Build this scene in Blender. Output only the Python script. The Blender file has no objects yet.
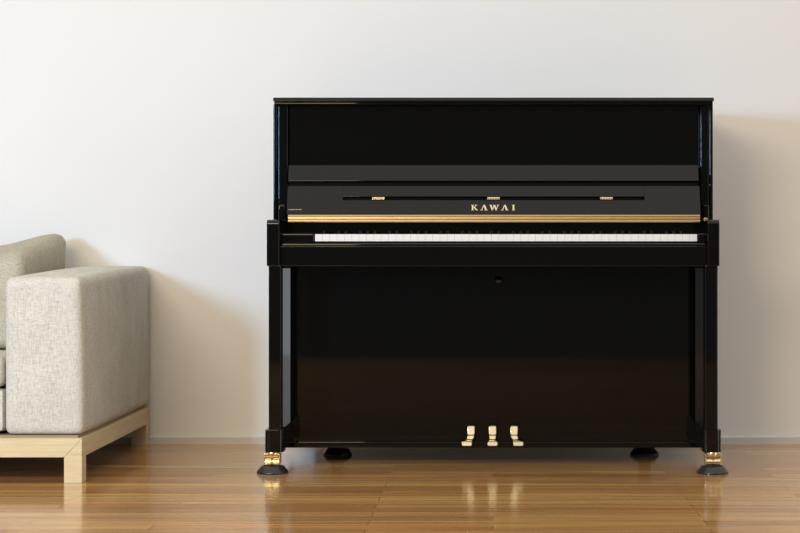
import bpy, bmesh, math, random
from mathutils import Vector, Matrix
random.seed(7)
C = bpy.context.scene.collection
S = bpy.context.scene

# ------------------------------------------------------------------ camera
FOC, EYE = 1738.0, 0.754           # focal length in pixels of an 800 px frame, eye height in metres
cam = bpy.data.cameras.new('camera'); co = bpy.data.objects.new('camera', cam); C.objects.link(co)
cam.sensor_width = 36; cam.lens = FOC / 800 * 36
cam.shift_x = -93 / 800; cam.shift_y = -19.5 / 800
co.location = (0, 0, EYE); co.rotation_euler = (math.pi / 2, 0, 0)
S.camera = co

# ------------------------------------------------------------------ exposure
S.view_settings.view_transform = 'Standard'; S.view_settings.look = 'None'
S.view_settings.gamma = 1; S.view_settings.use_curve_mapping = False
S.view_settings.exposure = 0.0

# ------------------------------------------------------------------ world: pale ceiling overhead, dim room behind
W = bpy.data.worlds.new('world'); S.world = W; W.use_nodes = True
nt = W.node_tree; bg = nt.nodes['Background']
tc = nt.nodes.new('ShaderNodeTexCoord'); sp = nt.nodes.new('ShaderNodeSeparateXYZ')
nt.links.new(tc.outputs['Generated'], sp.inputs[0])
mz = nt.nodes.new('ShaderNodeMapRange'); mz.interpolation_type = 'SMOOTHSTEP'
mz.inputs['From Min'].default_value = 0.30; mz.inputs['From Max'].default_value = 0.62
mz.inputs['To Min'].default_value = 0.10; mz.inputs['To Max'].default_value = 1.0
nt.links.new(sp.outputs['Z'], mz.inputs['Value'])
ab = nt.nodes.new('ShaderNodeMath'); ab.operation = 'ABSOLUTE'; nt.links.new(sp.outputs['X'], ab.inputs[0])
mx = nt.nodes.new('ShaderNodeMapRange'); mx.interpolation_type = 'SMOOTHSTEP'
mx.inputs['From Min'].default_value = 0.55; mx.inputs['From Max'].default_value = 0.9
mx.inputs['To Min'].default_value = 0.0; mx.inputs['To Max'].default_value = 0.42
nt.links.new(ab.outputs[0], mx.inputs['Value'])
ad = nt.nodes.new('ShaderNodeMath'); ad.operation = 'ADD'
nt.links.new(mz.outputs[0], ad.inputs[0]); nt.links.new(mx.outputs[0], ad.inputs[1])
bg.inputs['Color'].default_value = (1.0, 0.95, 0.86, 1)
nt.links.new(ad.outputs[0], bg.inputs['Strength'])

# ------------------------------------------------------------------ lights
def area(name, loc, target, sx, sy, power, col):
    l = bpy.data.lights.new(name, 'AREA'); l.shape = 'RECTANGLE'; l.size = sx; l.size_y = sy
    l.energy = power; l.color = col
    o = bpy.data.objects.new(name, l); C.objects.link(o); o.location = loc
    o.rotation_euler = (Vector(target) - Vector(loc)).to_track_quat('-Z', 'Y').to_euler()
    return o
area('window_daylight', (-3.1, 1.3, 1.37), (-0.2, 6.4, 0.9), 0.5, 0.62, 155, (0.46, 0.68, 1.0))
area('post_reflection_fill', (4.4, 2.5, 1.05), (-0.7, 6.0, 1.05), 1.0, 2.1, 28, (0.86, 0.94, 1.0))  # unseen lamp added to brighten the corner post reflection and the sofa side
area('front_fill', (-2.1, 0.5, 2.65), (-1.3, 6.6, 0.5), 2.4, 1.2, 150, (1.0, 0.82, 0.54))  # unseen warm fill lamp added to lift the wall from the front

# ------------------------------------------------------------------ helpers
def X(px, d): return (px - 493) * d / FOC
def Z(py, d): return EYE - (py - 247) * d / FOC

def obj(name, bm, mat, parent=None, smooth=40):
    bmesh.ops.recalc_face_normals(bm, faces=bm.faces)
    me = bpy.data.meshes.new(name); bm.to_mesh(me); bm.free()
    me.materials.append(mat)
    if smooth:
        me.polygons.foreach_set('use_smooth', [True] * len(me.polygons))
        me.set_sharp_from_angle(angle=math.radians(smooth))
    o = bpy.data.objects.new(name, me); C.objects.link(o)
    if smooth and len(me.polygons) < 1500:
        wn = o.modifiers.new('weighted_normal', 'WEIGHTED_NORMAL'); wn.keep_sharp = True; wn.weight = 80
    if parent:
        o.parent = parent; o.location = -Vector(parent.location)
    return o
def thing(name, label, cat, loc, group=None):
    o = bpy.data.objects.new(name, None); C.objects.link(o); o.location = loc
    o.empty_display_size = .1
    o['label'] = label; o['category'] = cat
    if group: o['group'] = group
    return o
def struct(name, bm, mat, smooth=0):
    o = obj(name, bm, mat, None, smooth); o['kind'] = 'structure'; return o
def box(bm, x0, x1, y0, y1, z0, z1, bev=0.0, seg=3):
    t = bmesh.new()
    bmesh.ops.create_cube(t, size=1)
    for v in t.verts:
        v.co = Vector(((x0+x1)/2 + v.co.x*(x1-x0), (y0+y1)/2 + v.co.y*(y1-y0), (z0+z1)/2 + v.co.z*(z1-z0)))
    if bev: bmesh.ops.bevel(t, geom=t.edges[:], offset=bev, segments=seg, profile=.5, affect='EDGES')
    me = bpy.data.meshes.new('t'); t.to_mesh(me); t.free(); bm.from_mesh(me); bpy.data.meshes.remove(me)
    return bm
def B(*a, **k): return box(bmesh.new(), *a, **k)
def xform(bm, M):
    for v in bm.verts: v.co = M @ v.co
    return bm
def prism(bm, pts, axis, a, b, bev=0.0, seg=3):
    """extrude a closed outline: axis 0 -> pts are (y,z) swept in x; 1 -> (x,z) swept in y; 2 -> (x,y) swept in z"""
    def P(p, t):
        return Vector((t, p[0], p[1])) if axis == 0 else Vector((p[0], t, p[1])) if axis == 1 else Vector((p[0], p[1], t))
    t = bmesh.new()
    va = [t.verts.new(P(p, a)) for p in pts]; vb = [t.verts.new(P(p, b)) for p in pts]
    n = len(pts)
    t.faces.new(va); t.faces.new(vb)
    for i in range(n): t.faces.new((va[i], va[(i+1) % n], vb[(i+1) % n], vb[i]))
    bmesh.ops.recalc_face_normals(t, faces=t.faces)
    if bev: bmesh.ops.bevel(t, geom=t.edges[:], offset=bev, segments=seg, profile=.5, affect='EDGES')
    me = bpy.data.meshes.new('t'); t.to_mesh(me); t.free(); bm.from_mesh(me); bpy.data.meshes.remove(me)
    return bm
def lathe(bm, prof, c, n=40):
    rings = []
    for r, z in prof:
        if r < 1e-6: rings.append([bm.verts.new((c[0], c[1], c[2]+z))])
        else: rings.append([bm.verts.new((c[0]+r*math.cos(2*math.pi*k/n), c[1]+r*math.sin(2*math.pi*k/n), c[2]+z)) for k in range(n)])
    for a, b in zip(rings, rings[1:]):
        for k in range(n):
            q = [a[k % len(a)], a[(k+1) % len(a)], b[(k+1) % len(b)], b[k % len(b)]]
            q = list(dict.fromkeys(q))
            if len(q) > 2: bm.faces.new(q)
    return bm
def cyl(bm, p0, p1, r, n=20):
    p0, p1 = Vector(p0), Vector(p1); L = (p1-p0).length
    t = bmesh.new(); e = min(r*.25, L*.25)
    lathe(t, [(0, 0), (r-e, 0), (r, e), (r, L-e), (r-e, L), (0, L)], (0, 0, 0), n)
    M = Matrix.Translation(p0) @ (p1-p0).to_track_quat('Z', 'Y').to_matrix().to_4x4()
    xform(t, M)
    me = bpy.data.meshes.new('t'); t.to_mesh(me); t.free(); bm.from_mesh(me); bpy.data.meshes.remove(me)
    return bm
def soft(x0, x1, y0, y1, z0, z1, r, bulge=(0, 0, 0), n=22, warp=None):
    """upholstered block: rounded edges and faces that swell a little"""
    bm = bmesh.new(); bmesh.ops.create_cube(bm, size=2)
    bmesh.ops.subdivide_edges(bm, edges=bm.edges[:], cuts=n, use_grid_fill=True)
    h = Vector(((x1-x0)/2, (y1-y0)/2, (z1-z0)/2)); c = Vector(((x0+x1)/2, (y0+y1)/2, (z0+z1)/2))
    for v in bm.verts:
        u = v.co.copy()
        # concentrate grid lines near the edges
        w = Vector([math.copysign(1-(1-abs(a))**1.5, a) for a in u])
        p = Vector((w.x*h.x, w.y*h.y, w.z*h.z))
        q = Vector([max(-(h[i]-r), min(h[i]-r, p[i])) for i in range(3)])
        d = p - q
        if d.length > 1e-9: p = q + d.normalized()*r if max(abs(a) for a in d) > r*.999 else p
        for i in range(3):
            j, k = (i+1) % 3, (i+2) % 3
            p[i] += math.copysign(bulge[i]*(1-w[j]**2)*(1-w[k]**2), w[i]) * (abs(w[i]) if abs(w[i]) > .5 else 0)
        v.co = c + p
        if warp: v.co = warp(v.co, w)
    return bm

# ------------------------------------------------------------------ materials
def mat(name, col, rough=.5, metal=0, spec=.5, coat=0):
    m = bpy.data.materials.new(name); m.use_nodes = True
    p = m.node_tree.nodes['Principled BSDF']
    p.inputs['Base Color'].default_value = (*col, 1); p.inputs['Roughness'].default_value = rough
    p.inputs['Metallic'].default_value = metal; p.inputs['Specular IOR Level'].default_value = spec
    p.inputs['Coat Weight'].default_value = coat; p.inputs['Coat Roughness'].default_value = .04
    return m
def N(m, t, **k):
    n = m.node_tree.nodes.new(t)
    for a, b in k.items(): setattr(n, a, b)
    return n
def L(m, a, b): m.node_tree.links.new(a, b)
def noise(m, scale3, scale, detail=4, dist=0, coord='Object'):
    t = N(m, 'ShaderNodeTexCoord'); mp = N(m, 'ShaderNodeMapping'); mp.inputs['Scale'].default_value = scale3
    n = N(m, 'ShaderNodeTexNoise'); n.inputs['Scale'].default_value = scale; n.inputs['Detail'].default_value = detail
    n.inputs['Distortion'].default_value = dist
    L(m, t.outputs[coord], mp.inputs[0]); L(m, mp.outputs[0], n.inputs['Vector']); return n
def ramp(m, src, stops):
    r = N(m, 'ShaderNodeValToRGB'); e = r.color_ramp.elements
    while len(e) < len(stops): e.new(.5)
    for i, (p, c) in enumerate(stops): e[i].position = p; e[i].color = (*c, 1)
    L(m, src, r.inputs[0]); return r
def mixc(m, a, b, fac, mode='MIX'):
    x = N(m, 'ShaderNodeMix', data_type='RGBA', blend_type=mode)
    if isinstance(fac, float): x.inputs[0].default_value = fac
    else: L(m, fac, x.inputs[0])
    for i, s in ((6, a), (7, b)):
        if isinstance(s, tuple): x.inputs[i].default_value = (*s, 1)
        else: L(m, s, x.inputs[i])
    return x
def bump(m, src, strength, dist):
    b = N(m, 'ShaderNodeBump'); b.inputs['Strength'].default_value = strength; b.inputs['Distance'].default_value = dist
    L(m, src, b.inputs['Height']); return b
def P(m): return m.node_tree.nodes['Principled BSDF']

M_black = mat('polished_ebony', (.0022, .0022, .0022), .035, spec=.42)
M_blackkey = mat('black_key', (.006, .006, .006), .25)
M_flatblack = mat('flat_black', (.004, .004, .004), .9, spec=.1)  # flat black, paints in the shade of the desk groove and fallboard gap
M_rubber = mat('dark_cup', (.018, .020, .022), .28)
M_ivory = mat('white_key', (.80, .79, .77), .22)
M_brass = mat('brass', (.80, .62, .34), .3, 1)
M_brass2 = mat('pale_brass', (.93, .80, .52), .16, 1)
M_iron = mat('cast_iron', (.03, .028, .025), .5)
M_base = mat('skirting_paint', (.66, .645, .615), .5)
n = noise(M_brass, (1, 1, 1), 60, 3)
L(M_brass, ramp(M_brass, n.outputs[0], [(.3, (.76, .58, .31)), (.7, (.84, .67, .38))]).outputs[0], P(M_brass).inputs['Base Color'])

M_wall = mat('white_wall', (.84, .835, .83), .85, spec=.25)
n = noise(M_wall, (1, 1, 1), 90, 5)
L(M_wall, bump(M_wall, n.outputs[0], .12, .002).outputs[0], P(M_wall).inputs['Normal'])

# floor: narrow satin oak strips running along the wall
M_floor = mat('oak_floor', (.5, .3, .15), .2)
t = N(M_floor, 'ShaderNodeTexCoord')
br = N(M_floor, 'ShaderNodeTexBrick'); br.offset = .37; br.squash = 1
for k, v in (('Scale', 1), ('Mortar Size', .0011), ('Mortar Smooth', .2), ('Bias', 0), ('Brick Width', .92), ('Row Height', .076)):
    br.inputs[k].default_value = v
br.inputs['Color1'].default_value = (0, 0, 0, 1); br.inputs['Color2'].default_value = (1, 1, 1, 1); br.inputs['Mortar'].default_value = (.5, .5, .5, 1)
L(M_floor, t.outputs['Object'], br.inputs['Vector'])
pl = ramp(M_floor, br.outputs['Color'], [(0, (.38, .185, .070)), (.3, (.49, .26, .10)), (.65, (.56, .33, .125)), (1, (.43, .225, .082))])
g1 = noise(M_floor, (.8, 30, 1), 1.6, 5, .4)
g2 = noise(M_floor, (.6, 6, 1), 1.5, 3)
gr = ramp(M_floor, g1.outputs[0], [(.38, (.70, .65, .58)), (.60, (1.12, 1.10, 1.07))])
c1 = mixc(M_floor, pl.outputs[0], gr.outputs[0], .8, 'MULTIPLY')
c2 = mixc(M_floor, c1.outputs[2], ramp(M_floor, g2.outputs[0], [(.3, (.86, .84, .80)), (.7, (1.1, 1.1, 1.1))]).outputs[0], .8, 'MULTIPLY')
c3 = mixc(M_floor, c2.outputs[2], (.16, .08, .035), br.outputs['Fac'])
L(M_floor, c3.outputs[2], P(M_floor).inputs['Base Color'])
L(M_floor, bump(M_floor, g1.outputs[0], .05, .002).outputs[0], P(M_floor).inputs['Normal'])
P(M_floor).inputs['Roughness'].default_value = .14; P(M_floor).inputs['Specular IOR Level'].default_value = .75

# woven upholstery
def fabric(name, a, b):
    m = mat(name, a, .95, spec=.15)
    n1 = noise(m, (1, 1, .16), 330, 2); n3 = noise(m, (.16, .16, 1), 330, 2); n2 = noise(m, (1, 1, .5), 14, 3)
    ad = N(m, 'ShaderNodeMath', operation='MULTIPLY_ADD'); L(m, n1.outputs[0], ad.inputs[0]); ad.inputs[1].default_value = .55
    sc = N(m, 'ShaderNodeMath', operation='MULTIPLY'); L(m, n3.outputs[0], sc.inputs[0]); sc.inputs[1].default_value = .45
    L(m, sc.outputs[0], ad.inputs[2])
    r = ramp(m, ad.outputs[0], [(.34, b), (.60, a)])
    r2 = ramp(m, n2.outputs[0], [(.3, (.92, .92, .91)), (.7, (1.03, 1.03, 1.03))])
    x = mixc(m, r.outputs[0], r2.outputs[0], 1.0, 'MULTIPLY'); L(m, x.outputs[2], P(m).inputs['Base Color'])
    L(m, bump(m, ad.outputs[0], .6, .0025).outputs[0], P(m).inputs['Normal'])
    return m
M_fab = fabric('linen_weave', (.67, .65, .585), (.47, .45, .385))
M_fab2 = fabric('khaki_weave', (.52, .485, .39), (.34, .31, .235))
M_maple = mat('pale_maple', (.64, .49, .27), .42)
n = noise(M_maple, (1, 1, 14), 5, 5, 1.0)
L(M_maple, ramp(M_maple, n.outputs[0], [(.3, (.58, .455, .245)), (.7, (.68, .545, .315))]).outputs[0], P(M_maple).inputs['Base Color'])

# ------------------------------------------------------------------ setting
WALL = 6.66
struct('floor', B(-5, 5, 0.2, WALL+.1, -.05, 0), M_floor)
struct('wall_back', B(-5, 5, WALL, WALL+.12, 0, 3.2), M_wall)
bb = bmesh.new()
prism(bb, [(WALL-.012, 0), (WALL, 0), (WALL, .029), (WALL-.008, .029), (WALL-.012, .025)], 0, -5, 5)
struct('baseboard_back', bb, M_base)

# ------------------------------------------------------------------ upright piano
piano = thing('upright_piano', 'glossy black upright piano with brass trim and open keyboard against the white wall', 'piano', (0, 6.15, 0))
DB = 5.99                                  # front of the case sides
BACK = 6.50
xo = X(273.3, DB)                            # outer face of the left case side
xr = X(713, DB)
for s in (0, 1):
    a, b = (xo, xo+.0125) if s == 0 else (xr-.0125, xr)
    bm = bmesh.new()
    box(bm, a, b, DB, BACK, .062, Z(104.2, DB), .003)
    obj('case_side', bm, M_black, piano)
    # pilaster just inside the case side, down to the key blocks
    a, b = (X(278, DB), X(287.6, DB)) if s == 0 else (X(700.6, DB), X(709, DB))
    obj('pilaster', B(a, b, DB+.004, DB+.05, Z(222, DB), Z(104.5, DB), .003), M_black, piano)
# lid: upper leaf over a thinner frame, both with rounded noses
lid = bmesh.new()
dl = 5.955
za, zb_, zc = Z(97.4, dl), Z(101.2, dl), Z(104.6, dl)
prism(lid, [(dl+.0052, za), (dl+.0026, za-.0025), (dl, zb_+.001), (dl+.001, zb_), (BACK+.01, zb_), (BACK+.01, za)], 0, X(273, dl), X(714, dl), .0008, 2)
prism(lid, [(dl+.006, zb_-.0002), (dl+.006, zc+.0045), (dl+.0032, zc+.0006), (dl+.004, zc), (BACK+.005, zc), (BACK+.005, zb_-.0002)], 0, X(274, dl), X(713, dl), .0004, 1)
obj('lid', lid, M_black, piano)
# upper front panel with bevelled edge
d = 6.01
obj('upper_panel', B(X(288, d), X(699.8, d), d, d+.025, Z(226, d), Z(104.4, d), .006, 2), M_black, piano)
obj('back_panel', B(xo+.013, xr-.013, BACK-.03, BACK-.004, .064, Z(106, DB), .002), M_black, piano)
# case top/bottom
obj('bottom_board', B(X(283.5, 6.03), X(702.5, 6.03), 6.022, BACK-.035, Z(447.6, 6.03), Z(441.3, 6.03), .004, 3), M_black, piano)

# reclined fallboard, in its own tilted frame: u up the board, n out of the board
A20 = math.radians(20)
O = Vector((0, 5.88, .8656)); U = Vector((0, math.sin(A20), math.cos(A20))); Nn = Vector((0, -math.cos(A20), math.sin(A20)))
TM = Matrix(((1, 0, 0, O.x), (0, U.y, Nn.y, O.y), (0, U.z, Nn.z, O.z), (0, 0, 0, 1)))
def T(bm): return xform(bm, TM)
fx0, fx1 = X(286.6, 5.88), X(700.6, 5.88)
m0, m1 = X(342.5, 5.9), X(644.5, 5.9)
fb = bmesh.new()
box(fb, m0, m1, 0, .0500, -.018, 0)
box(fb, fx0, m0, 0, .1022, -.018, 0)
box(fb, m1, fx1, 0, .1022, -.018, 0)
box(fb, m0, m1, .0505, .1022, -.018, -.0125)
fall = obj('fallboard', T(fb), M_black, piano)
md = T(B(m0+.0006, m1-.0006, .0630, .1022, -.0122, .0005, .0012, 2))
obj('music_desk', md, M_black, piano)
obj('desk_groove_shade', T(B(m0+.001, m1-.001, .0507, .0627, -.0124, -.0105)), M_flatblack, piano)  # flat black filler painting in the shade below the music desk
obj('fallboard_lip', T(B(fx0+.001, fx1-.001, .1204, .1793, -.016, 0, .002, 2)), M_black, piano)
obj('fallboard_gap_shade', T(B(fx0+.003, fx1-.003, .1024, .1202, -.017, -.014)), M_flatblack, piano)  # dark backing in place of the upper leaf's overhang shadow
for px in (378.5, 493.5, 606.5):
    h = bmesh.new()
    w = .0215
    box(h, X(px, 5.9)-w, X(px, 5.9)+w, .0525, .0612, -.009, .0015, .001, 2)
    for k in range(5):
        a = X(px, 5.9)-w+k*2*w/5
        cyl(h, (a+.0006, .0569, -.0002), (a+2*w/5-.0006, .0569, -.0002), .0036, 12)
    obj('hinge', T(h), M_brass2, piano)
# long brass strip along the lower edge of the fallboard
st = bmesh.new(); d = 5.868
pr = []
z0, z1 = Z(222.4, d), Z(214.8, d)
hh = z1-z0
prof = [(0, 0), (-.003, .02), (-.0045, .14), (-.0035, .27), (-.001, .31), (-.001, .36), (-.0035, .40), (-.0045, .52), (-.0035, .66), (-.001, .70), (-.001, .74), (-.003, .78), (-.0036, .88), (-.002, 1.0), (.008, 1.0), (.008, 0)]
prism(st, [(d+a, z0+b*hh) for a, b in prof], 0, X(288.2, d), X(700, d))
M_strip = mat('brass_strip', (.58, .44, .22), .40, 1)
obj('brass_strip', st, M_strip, piano)
# maker's name: K A W A I in flared brass capitals
lt = bmesh.new()
ux = 5.9/FOC
zt, zb = .0128+.0200, .0128          # along u
def quad(pts):
    t = bmesh.new(); prism(t, pts, 2, .0001, .0012)
    me = bpy.data.meshes.new('t'); t.to_mesh(me); t.free(); lt.from_mesh(me); bpy.data.meshes.remove(me)
def px_(x): return (x-493)*ux
def stroke(xa, ya, xb, yb, wa, wb):
    # near-vertical strokes with horizontal ends, ya/yb in 0..1 of the cap height
    H = zt-zb
    quad([(px_(xa-wa/2), zb+ya*H), (px_(xa+wa/2), zb+ya*H), (px_(xb+wb/2), zb+yb*H), (px_(xb-wb/2), zb+yb*H)])
def serif(x, y, w): stroke(x, y, x, y+.10, w, w)
stroke(472.6, 0, 472.6, 1, 1.4, 1.4); serif(472.6, 0, 2.6); serif(472.6, .9, 2.6)
stroke(473.6, .42, 476.4, 1, .9, .9); stroke(477.0, 0, 474.2, .58, 1.8, 1.3); serif(476.9, 0, 2.4); serif(476.3, .9, 2.2)
for xc in (484, 504.7):
    stroke(xc-2.4, 0, xc-.1, 1, .8, .8); stroke(xc+2.2, 0, xc+.2, 1, 1.9, 1.5); serif(xc-2.4, 0, 2.2); serif(xc+2.2, 0, 2.8)
stroke(492.4, 0, 490.6, 1, 1.2, 1.7); stroke(492.3, 0, 494.2, 1, .8, .8)
stroke(496.2, 0, 494.3, 1, 1.2, 1.7); stroke(496.1, 0, 498.0, 1, .8, .8); serif(490.7, .9, 2.6); serif(494.3, .9, 2.2); serif(498, .9, 2.2)
stroke(513.4, 0, 513.4, 1, 1.5, 1.5); serif(513.4, 0, 2.8); serif(513.4, .9, 2.8)
obj('maker_lettering', T(lt), M_brass2, piano, 0)
ins = bmesh.new()
x = 289.2
while x < 301:
    w = random.choice((.6, .9, 1.2)); box(ins, (x-493)*ux, (x+w-493)*ux, .0150, .0168, .0001, .0006); x += w+.45
obj('small_inscription', T(ins), M_brass, piano, 0)

# blocks at the foot of the pilasters, ledge and name board behind the keys
for a, b in ((279, 286), (702, 708.4)):
    obj('fallboard_bracket', B(X(a, 5.95), X(b, 5.95), 5.93, 6.0, Z(222, 5.95), Z(205, 5.95), .004, 3), M_black, piano)
kn = bmesh.new(); cyl(kn, (X(705.5, 5.87), 5.93, Z(219.6, 5.87)), (X(705.5, 5.87), 5.865, Z(219.6, 5.87)), .0065)
obj('brass_knob', kn, M_brass, piano)
obj('name_board', B(X(279.5, 5.98), X(707.5, 5.98), 5.975, 6.01, .775, Z(221.5, 5.98), .002), M_black, piano)
obj('fallboard_ledge', B(X(280, 5.9), X(707, 5.9), 5.885, 6.01, Z(221.5, 5.98)-.001, .845, .003), M_black, piano)

# arms, key blocks, key bed
AD = 5.78
for a, b in ((266.6, 279.3), (707.8, 719.6)):
    x0, x1 = X(a, AD), X(b, AD)
    arm = bmesh.new()
    zt_, zb_ = Z(219.6, AD), Z(266, AD)
    prism(arm, [(AD, zb_), (AD, zt_-.012), (AD+.004, zt_-.004), (AD+.012, zt_), (5.995, zt_+.002), (5.995, zb_)], 0, x0, x1, .003, 3)
    obj('arm', arm, M_black, piano)
for a, b in ((279.5, 314.2), (697.8, 707.6)):
    d = 5.83
    obj('key_block', B(X(a, d), X(b, d), d, 5.974, .766, Z(233.2, d), .006, 4), M_black, piano)
d = 5.815
obj('key_slip', B(X(279.4, AD), X(707.6, AD), d, d+.014, .752, Z(243.0, d), .006, 4), M_black, piano)
kb = bmesh.new(); zt_, zb_ = Z(246.2, 5.80), Z(267.3, 5.80)
prism(kb, [(5.802, zt_-.002), (5.804, zt_), (5.995, zt_), (5.995, zb_), (5.812, zb_), (5.8035, zb_+.003), (5.802, zb_+.007)], 0, X(279.4, AD), X(707.6, AD), 0)
obj('key_bed', kb, M_black, piano, 60)

# keys: 52 white, 36 black
kx0, kx1 = X(315, 5.83), X(697.2, 5.83); kw = (kx1-kx0)/52
zk = Z(234.2, 5.83)
def wk():
    bm = bmesh.new()
    box(bm, .0002, kw-.0002, 5.83, 5.974, zk-.024, zk, .0008, 2)
    return bm
w0 = obj('white_key', wk(), M_ivory, piano)
def bk():
    bm = bmesh.new(); w = .0062; t = .0048; zz = zk-.002
    v = [(-w, 5.878, zz), (w, 5.878, zz), (w, 5.974, zz), (-w, 5.974, zz), (-t, 5.889, zk+.0115), (t, 5.889, zk+.0115), (t, 5.974, zk+.0115), (-t, 5.974, zk+.0115)]
    v = [bm.verts.new(q) for q in v]
    for f in ((0, 1, 2, 3), (4, 5, 6, 7), (0, 1, 5, 4), (1, 2, 6, 5), (2, 3, 7, 6), (3, 0, 4, 7)): bm.faces.new([v[i] for i in f])
    bmesh.ops.recalc_face_normals(bm, faces=bm.faces)
    bmesh.ops.bevel(bm, geom=bm.edges[:], offset=.0012, segments=2, affect='EDGES')
    return bm
b0 = obj('black_key', bk(), M_blackkey, piano)
first_w = first_b = True
base_loc = w0.location.copy()
for i in range(52):
    o = w0 if i == 0 else w0.copy()
    if i: C.objects.link(o); o.parent = piano
    o.location = base_loc + Vector((kx0+i*kw, 0, 0))
for i in range(51):
    if 'ABCDEFG'[i % 7] in 'BE': continue
    o = b0 if first_b else b0.copy()
    if not first_b: C.objects.link(o); o.parent = piano
    first_b = False
    o.location = base_loc + Vector((kx0+(i+1)*kw, 0, 0))

# legs, toe blocks, lower panel
for s in (-1, 1):
    x0, x1 = (X(268.4, AD), X(281.2, AD)) if s < 0 else (X(705.0, AD), X(718.0, AD))
    obj('leg', B(x0, x1, AD+.003, AD+.05, Z(431, AD), Z(265, AD), .004, 3), M_black, piano)
    # toe block
    x0, x1 = (X(264.8, AD), X(283.2, AD)) if s < 0 else (X(703.0, AD), X(721.4, AD))
    zt_, zb_ = Z(429.8, AD), Z(452.3, AD)
    bm = bmesh.new()
    rr = .017; ya, yb = AD-.006, AD+.065
    out = [(x1-rr+rr*math.sin(t), ya+rr-rr*math.cos(t)) for t in [k*math.pi/16 for k in range(9)]]
    out += [(x1, yb), (x0, yb)] + [(x0+rr-rr*math.cos(t), ya+rr-rr*math.sin(t)) for t in [k*math.pi/16 for k in range(9)]]
    prism(bm, out, 2, zb_, zt_, .0015, 2)
    box(bm, x0+.004, x1-.0005, AD+.06, 6.03, zb_+.006, zt_+.004, .002, 2) if s < 0 else box(bm, x0+.0005, x1-.004, AD+.06, 6.03, zb_+.006, zt_+.004, .002, 2)
    obj('toe_block', bm, M_black, piano)
    # angled corner post between case side and lower panel
    xa, xb = (X(277, 6.03), X(290.6, 6.03)) if s < 0 else (X(710, 6.03), X(695.2, 6.03))
    bm = bmesh.new()
    pts = [(xa, 6.00), (xb, 6.028), (xb, 6.06), (xa, 6.06)]
    prism(bm, pts, 2, Z(421.5, 6.03), Z(268, 6.03), .001, 2)
    obj('corner_post', bm, M_black, piano)
d = 6.035
obj('lower_panel', B(X(291, d), X(695, d), d, d+.02, Z(441.4, d), Z(262, d), .002, 2), M_black, piano)
kn = bmesh.new()
c = (X(498.4, 6.03), 6.036, Z(280.8, 6.03))
lathe(kn, [(0, .024), (.005, .0232), (.010, .0205), (.014, .0155), (.0155, .010), (.0145, .005), (.010, .002), (.009, -.001)], (0, 0, 0), 32)
xform(kn, Matrix.Translation(c) @ Matrix.Rotation(math.pi/2, 4, 'X'))
obj('panel_knob', kn, M_black, piano)

# pedals
for pc, side in ((471.0, -1), (492.6, 0), (514.2, 1)):
    cx = X(pc, 6.0)
    bm = bmesh.new()
    def slab(x0, x1, xa, xb, yb, zb, yt, zt, th):
        # leaning slab: bottom edge x0..x1 at (yb, zb), top edge xa..xb at (yt, zt)
        t = bmesh.new()
        f = [t.verts.new(p) for p in ((x0, yb, zb), (x1, yb, zb), (xb, yt, zt), (xa, yt, zt), (x0, yb+th, zb), (x1, yb+th, zb), (xb, yt+th, zt), (xa, yt+th, zt))]
        for q in ((0, 1, 2, 3), (4, 5, 6, 7), (0, 1, 5, 4), (1, 2, 6, 5), (2, 3, 7, 6), (3, 0, 4, 7)): t.faces.new([f[k] for k in q])
        bmesh.ops.recalc_face_normals(t, faces=t.faces)
        bmesh.ops.bevel(t, geom=t.edges[:], offset=.0015, segments=3, affect='EDGES')
        me = bpy.data.meshes.new('t'); t.to_mesh(me); t.free(); bm.from_mesh(me); bpy.data.meshes.remove(me)
    w = .0115; o = side*.0055; e = side*.0140
    slab(cx-w, cx+w, cx-w*1.05, cx+w*1.05, 6.0125, .1045, 6.0225, .1335, .016)       # stem
    slab(cx-w*.9+o*.6, cx+w*.9+o*.6, cx-w, cx+w, 6.000, .0900, 6.0045, .1030, .030)  # neck
    slab(cx-.0165+e, cx+.0165+e, cx-.0165+e, cx+.0165+e, 5.974, .0705, 5.9785, .0840, .012)    # toe plate
    slab(cx-.0130+e*.8, cx+.0130+e*.8, cx-.012+e*.5, cx+.012+e*.5, 5.982, .0760, 5.984, .0880, .035)
    p = obj('pedal', bm, M_brass2, piano, 50)
    # slot plate
    q = obj('pedal_slot', B(cx-.0165, cx+.0165, 6.028, 6.0352, .083, .142, .002, 2), M_flatblack, piano)

# casters
def caster(cx, cy, rear=False):
    if rear:
        bm = bmesh.new(); cyl(bm, (cx, cy-.014, .042), (cx, cy+.014, .042), .024, 24)
        box(bm, cx-.02, cx+.02, cy-.02, cy+.02, .052, .0585, .002)
        return obj('rear_caster', bm, M_iron, piano)
    bm = bmesh.new()
    zt_ = Z(452.3, AD)
    lathe(bm, [(0, zt_+.001), (.023, zt_+.001), (.0245, zt_-.002), (.0245, zt_-.004), (.020, zt_-.006), (.020, zt_-.010), (0, zt_-.010)], (cx, cy, 0), 28)
    box(bm, cx-.0275, cx-.0245, cy-.014, cy+.014, .030, .055, .001)
    box(bm, cx+.0245, cx+.0275, cy-.014, cy+.014, .030, .055, .001)
    box(bm, cx-.0275, cx+.0275, cy-.014, cy+.016, .0545, zt_-.0055, .0015)
    c_ = obj('front_caster', bm, M_brass2, piano)
    w = bmesh.new()
    for q in (-1, 1):
        t = bmesh.new(); lathe(t, [(0, 0), (.0160, 0), (.0170, .001), (.0170, .0215), (.0160, .0225), (0, .0225)], (0, 0, 0), 32)
        xform(t, Matrix.Translation((cx + (.0012 if q > 0 else -.0237), cy-.003, .0357)) @ Matrix.Rotation(math.pi/2, 4, 'Y'))
        me = bpy.data.meshes.new('t'); t.to_mesh(me); t.free(); w.from_mesh(me); bpy.data.meshes.remove(me)
    wo = obj('wheel', w, M_brass2, c_, 30); wo.location = (0, 0, 0)
cups = []
CY, RY = 5.80, 6.318
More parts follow.
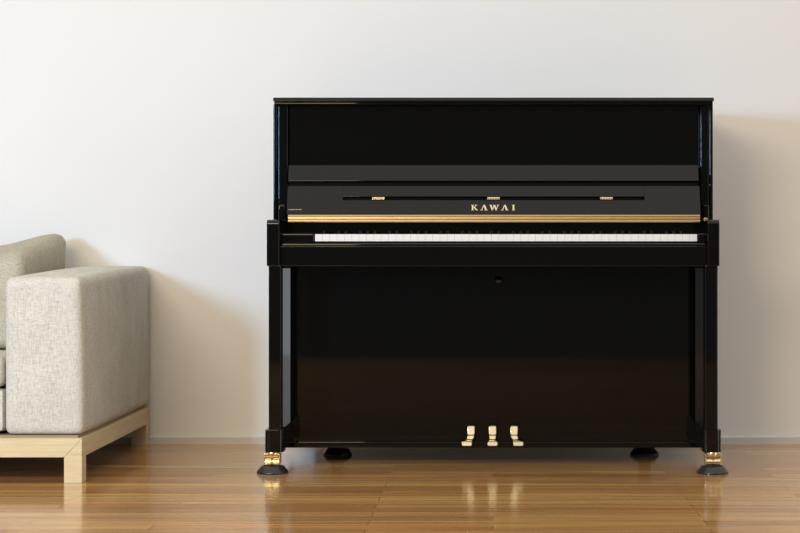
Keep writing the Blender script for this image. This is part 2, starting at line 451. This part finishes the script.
for cx, cy, rear, lab in ((X(272.6, CY), CY, False, 'dark round caster cup under the left front brass wheel of the black piano'),
                     (X(712.6, CY), CY, False, 'dark round caster cup under the right front brass wheel of the black piano'),
                     (X(337.5, RY), RY, True, 'dark caster cup far back beneath the piano, nearer the sofa'),
                     (X(644.5, RY), RY, True, 'dark caster cup far back beneath the piano, on the side away from the sofa')):
    caster(cx, cy, rear)
    bm = bmesh.new()
    lathe(bm, [(0, 0), (.049, 0), (.0520, .0008), (.0530, .0035), (.0520, .0065), (.0385, .0225), (.036, .0245), (.033, .0245), (.030, .0195), (0, .0185)], (0, 0, 0), 48)
    o = obj('caster_cup', bm, M_rubber); o.location = (cx, cy, 0)
    o['label'] = lab; o['category'] = 'caster cup'; o['group'] = 'caster cups under the piano'

# ------------------------------------------------------------------ sofa
sofa = thing('sofa', 'beige woven fabric sofa on a pale wood frame, cut off by the left edge', 'sofa', (-2.35, 6.1, 0))
SX1, SX0 = -1.3134, -3.39
Y0, Y1 = 5.553, 6.642
zt_, zb_ = .1425, .0815
lw = .0575
fr = bmesh.new()
# front and back rails, mitred into the legs' tops
for ya, yb in ((Y0, Y0+lw), (Y1-lw, Y1)):
    prism(fr, [(SX0+lw, zb_), (SX0+.0006, zt_), (SX1-.0006, zt_), (SX1-lw, zb_)], 1, ya, yb, .0008, 1)
for xa, xb in ((SX1-.03, SX1), (SX0, SX0+.03)):
    box(fr, xa, xb, Y0+lw+.0005, Y1-lw-.0005, zb_, zt_, .0008, 1)
box(fr, SX0+.05, SX1-.05, Y0+.08, Y1-.08, .118, .138)
frame = obj('wooden_frame', fr, M_maple, sofa)
def leg(cx_out, sgn, ya, yb):
    bm = bmesh.new(); xin = cx_out - sgn*lw
    a = [(cx_out, 0), (cx_out, zt_), (xin, zb_-.0005), (xin, 0)]
    prism(bm, a, 1, ya, yb, .0008, 1)
    o = obj('leg', bm, M_maple, sofa)
for ya, yb in ((Y0-.0004, Y0+lw), (Y1-lw, Y1-.0004)):
    leg(SX1, 1, ya, yb); leg(SX0, -1, ya, yb)
obj('base_board', B(SX0+.015, SX1-.016, Y0+.014, Y1-.014, .1420, .1505), mat('brown_board', (.33, .24, .13), .7), sofa)
def armwarp(sgn, xc):
    def f(p, w):
        t = (p.z-.153)/.53
        u = (p.y-Y0)/(Y1-Y0)
        # the top falls toward the front, and the front end leans in slightly
        p.z -= max(0, t)*.026*(1-u)
        p.x -= sgn*.010*max(0, t)**2*(1-u) * (1 if (p.x-xc)*sgn > 0 else 0)
        return p
    return f
AX0, AX1 = -1.566, -1.312
obj('armrest', soft(AX0, AX1, Y0+.012, Y1-.002, .1508, .682, .026, (.010, .006, .010), 26, armwarp(1, (AX0+AX1)/2)), M_fab, sofa)
obj('armrest', soft(SX0+.004, SX0+.238, Y0+.012, Y1-.002, .1508, .682, .026, (.010, .006, .010), 20, armwarp(-1, SX0+.12)), M_fab, sofa)
obj('sofa_back', soft(SX0+.24, AX0-.003, 6.545, Y1-.002, .1565, .62, .03, (0, .004, .004), 14), M_fab, sofa)
obj('seat_base', soft(SX0+.24, AX0-.003, Y0+.02, 6.543, .1565, .30, .02, (0, 0, 0), 14), M_fab, sofa)
mid = (SX0+.24+AX0)/2
for a, b in ((mid+.002, AX0-.004), (SX0+.242, mid-.002)):
    obj('seat_cushion', soft(a, b, Y0+.014, 6.54, .301, .405, .03, (0, .006, .008), 18), M_fab, sofa)
def cw(p, w):
    t = (p.z-.412)/.39
    p.y += .09*t - .035
    # the top slopes up toward the back and dips away from the arm
    u = min(1, (p.y-5.82)/.66)
    p.z -= max(0, t)*.085*(1-u)
    dx = (AX0-.004)-p.x
    s_ = min(1, max(0, (dx-.04)/.26)); s_ = s_*s_*(3-2*s_)
    p.z -= max(0, t)*.05*s_*(1 if dx < .5 else max(0, 1-(dx-.5)/.3))
    return p
for a, b in ((mid+.004, AX0-.030), (SX0+.268, mid-.004)):
    obj('back_cushion', soft(a, b, 5.85, 6.49, .412, .805, .045, (.006, .012, .010), 26, cw), M_fab2, sofa)
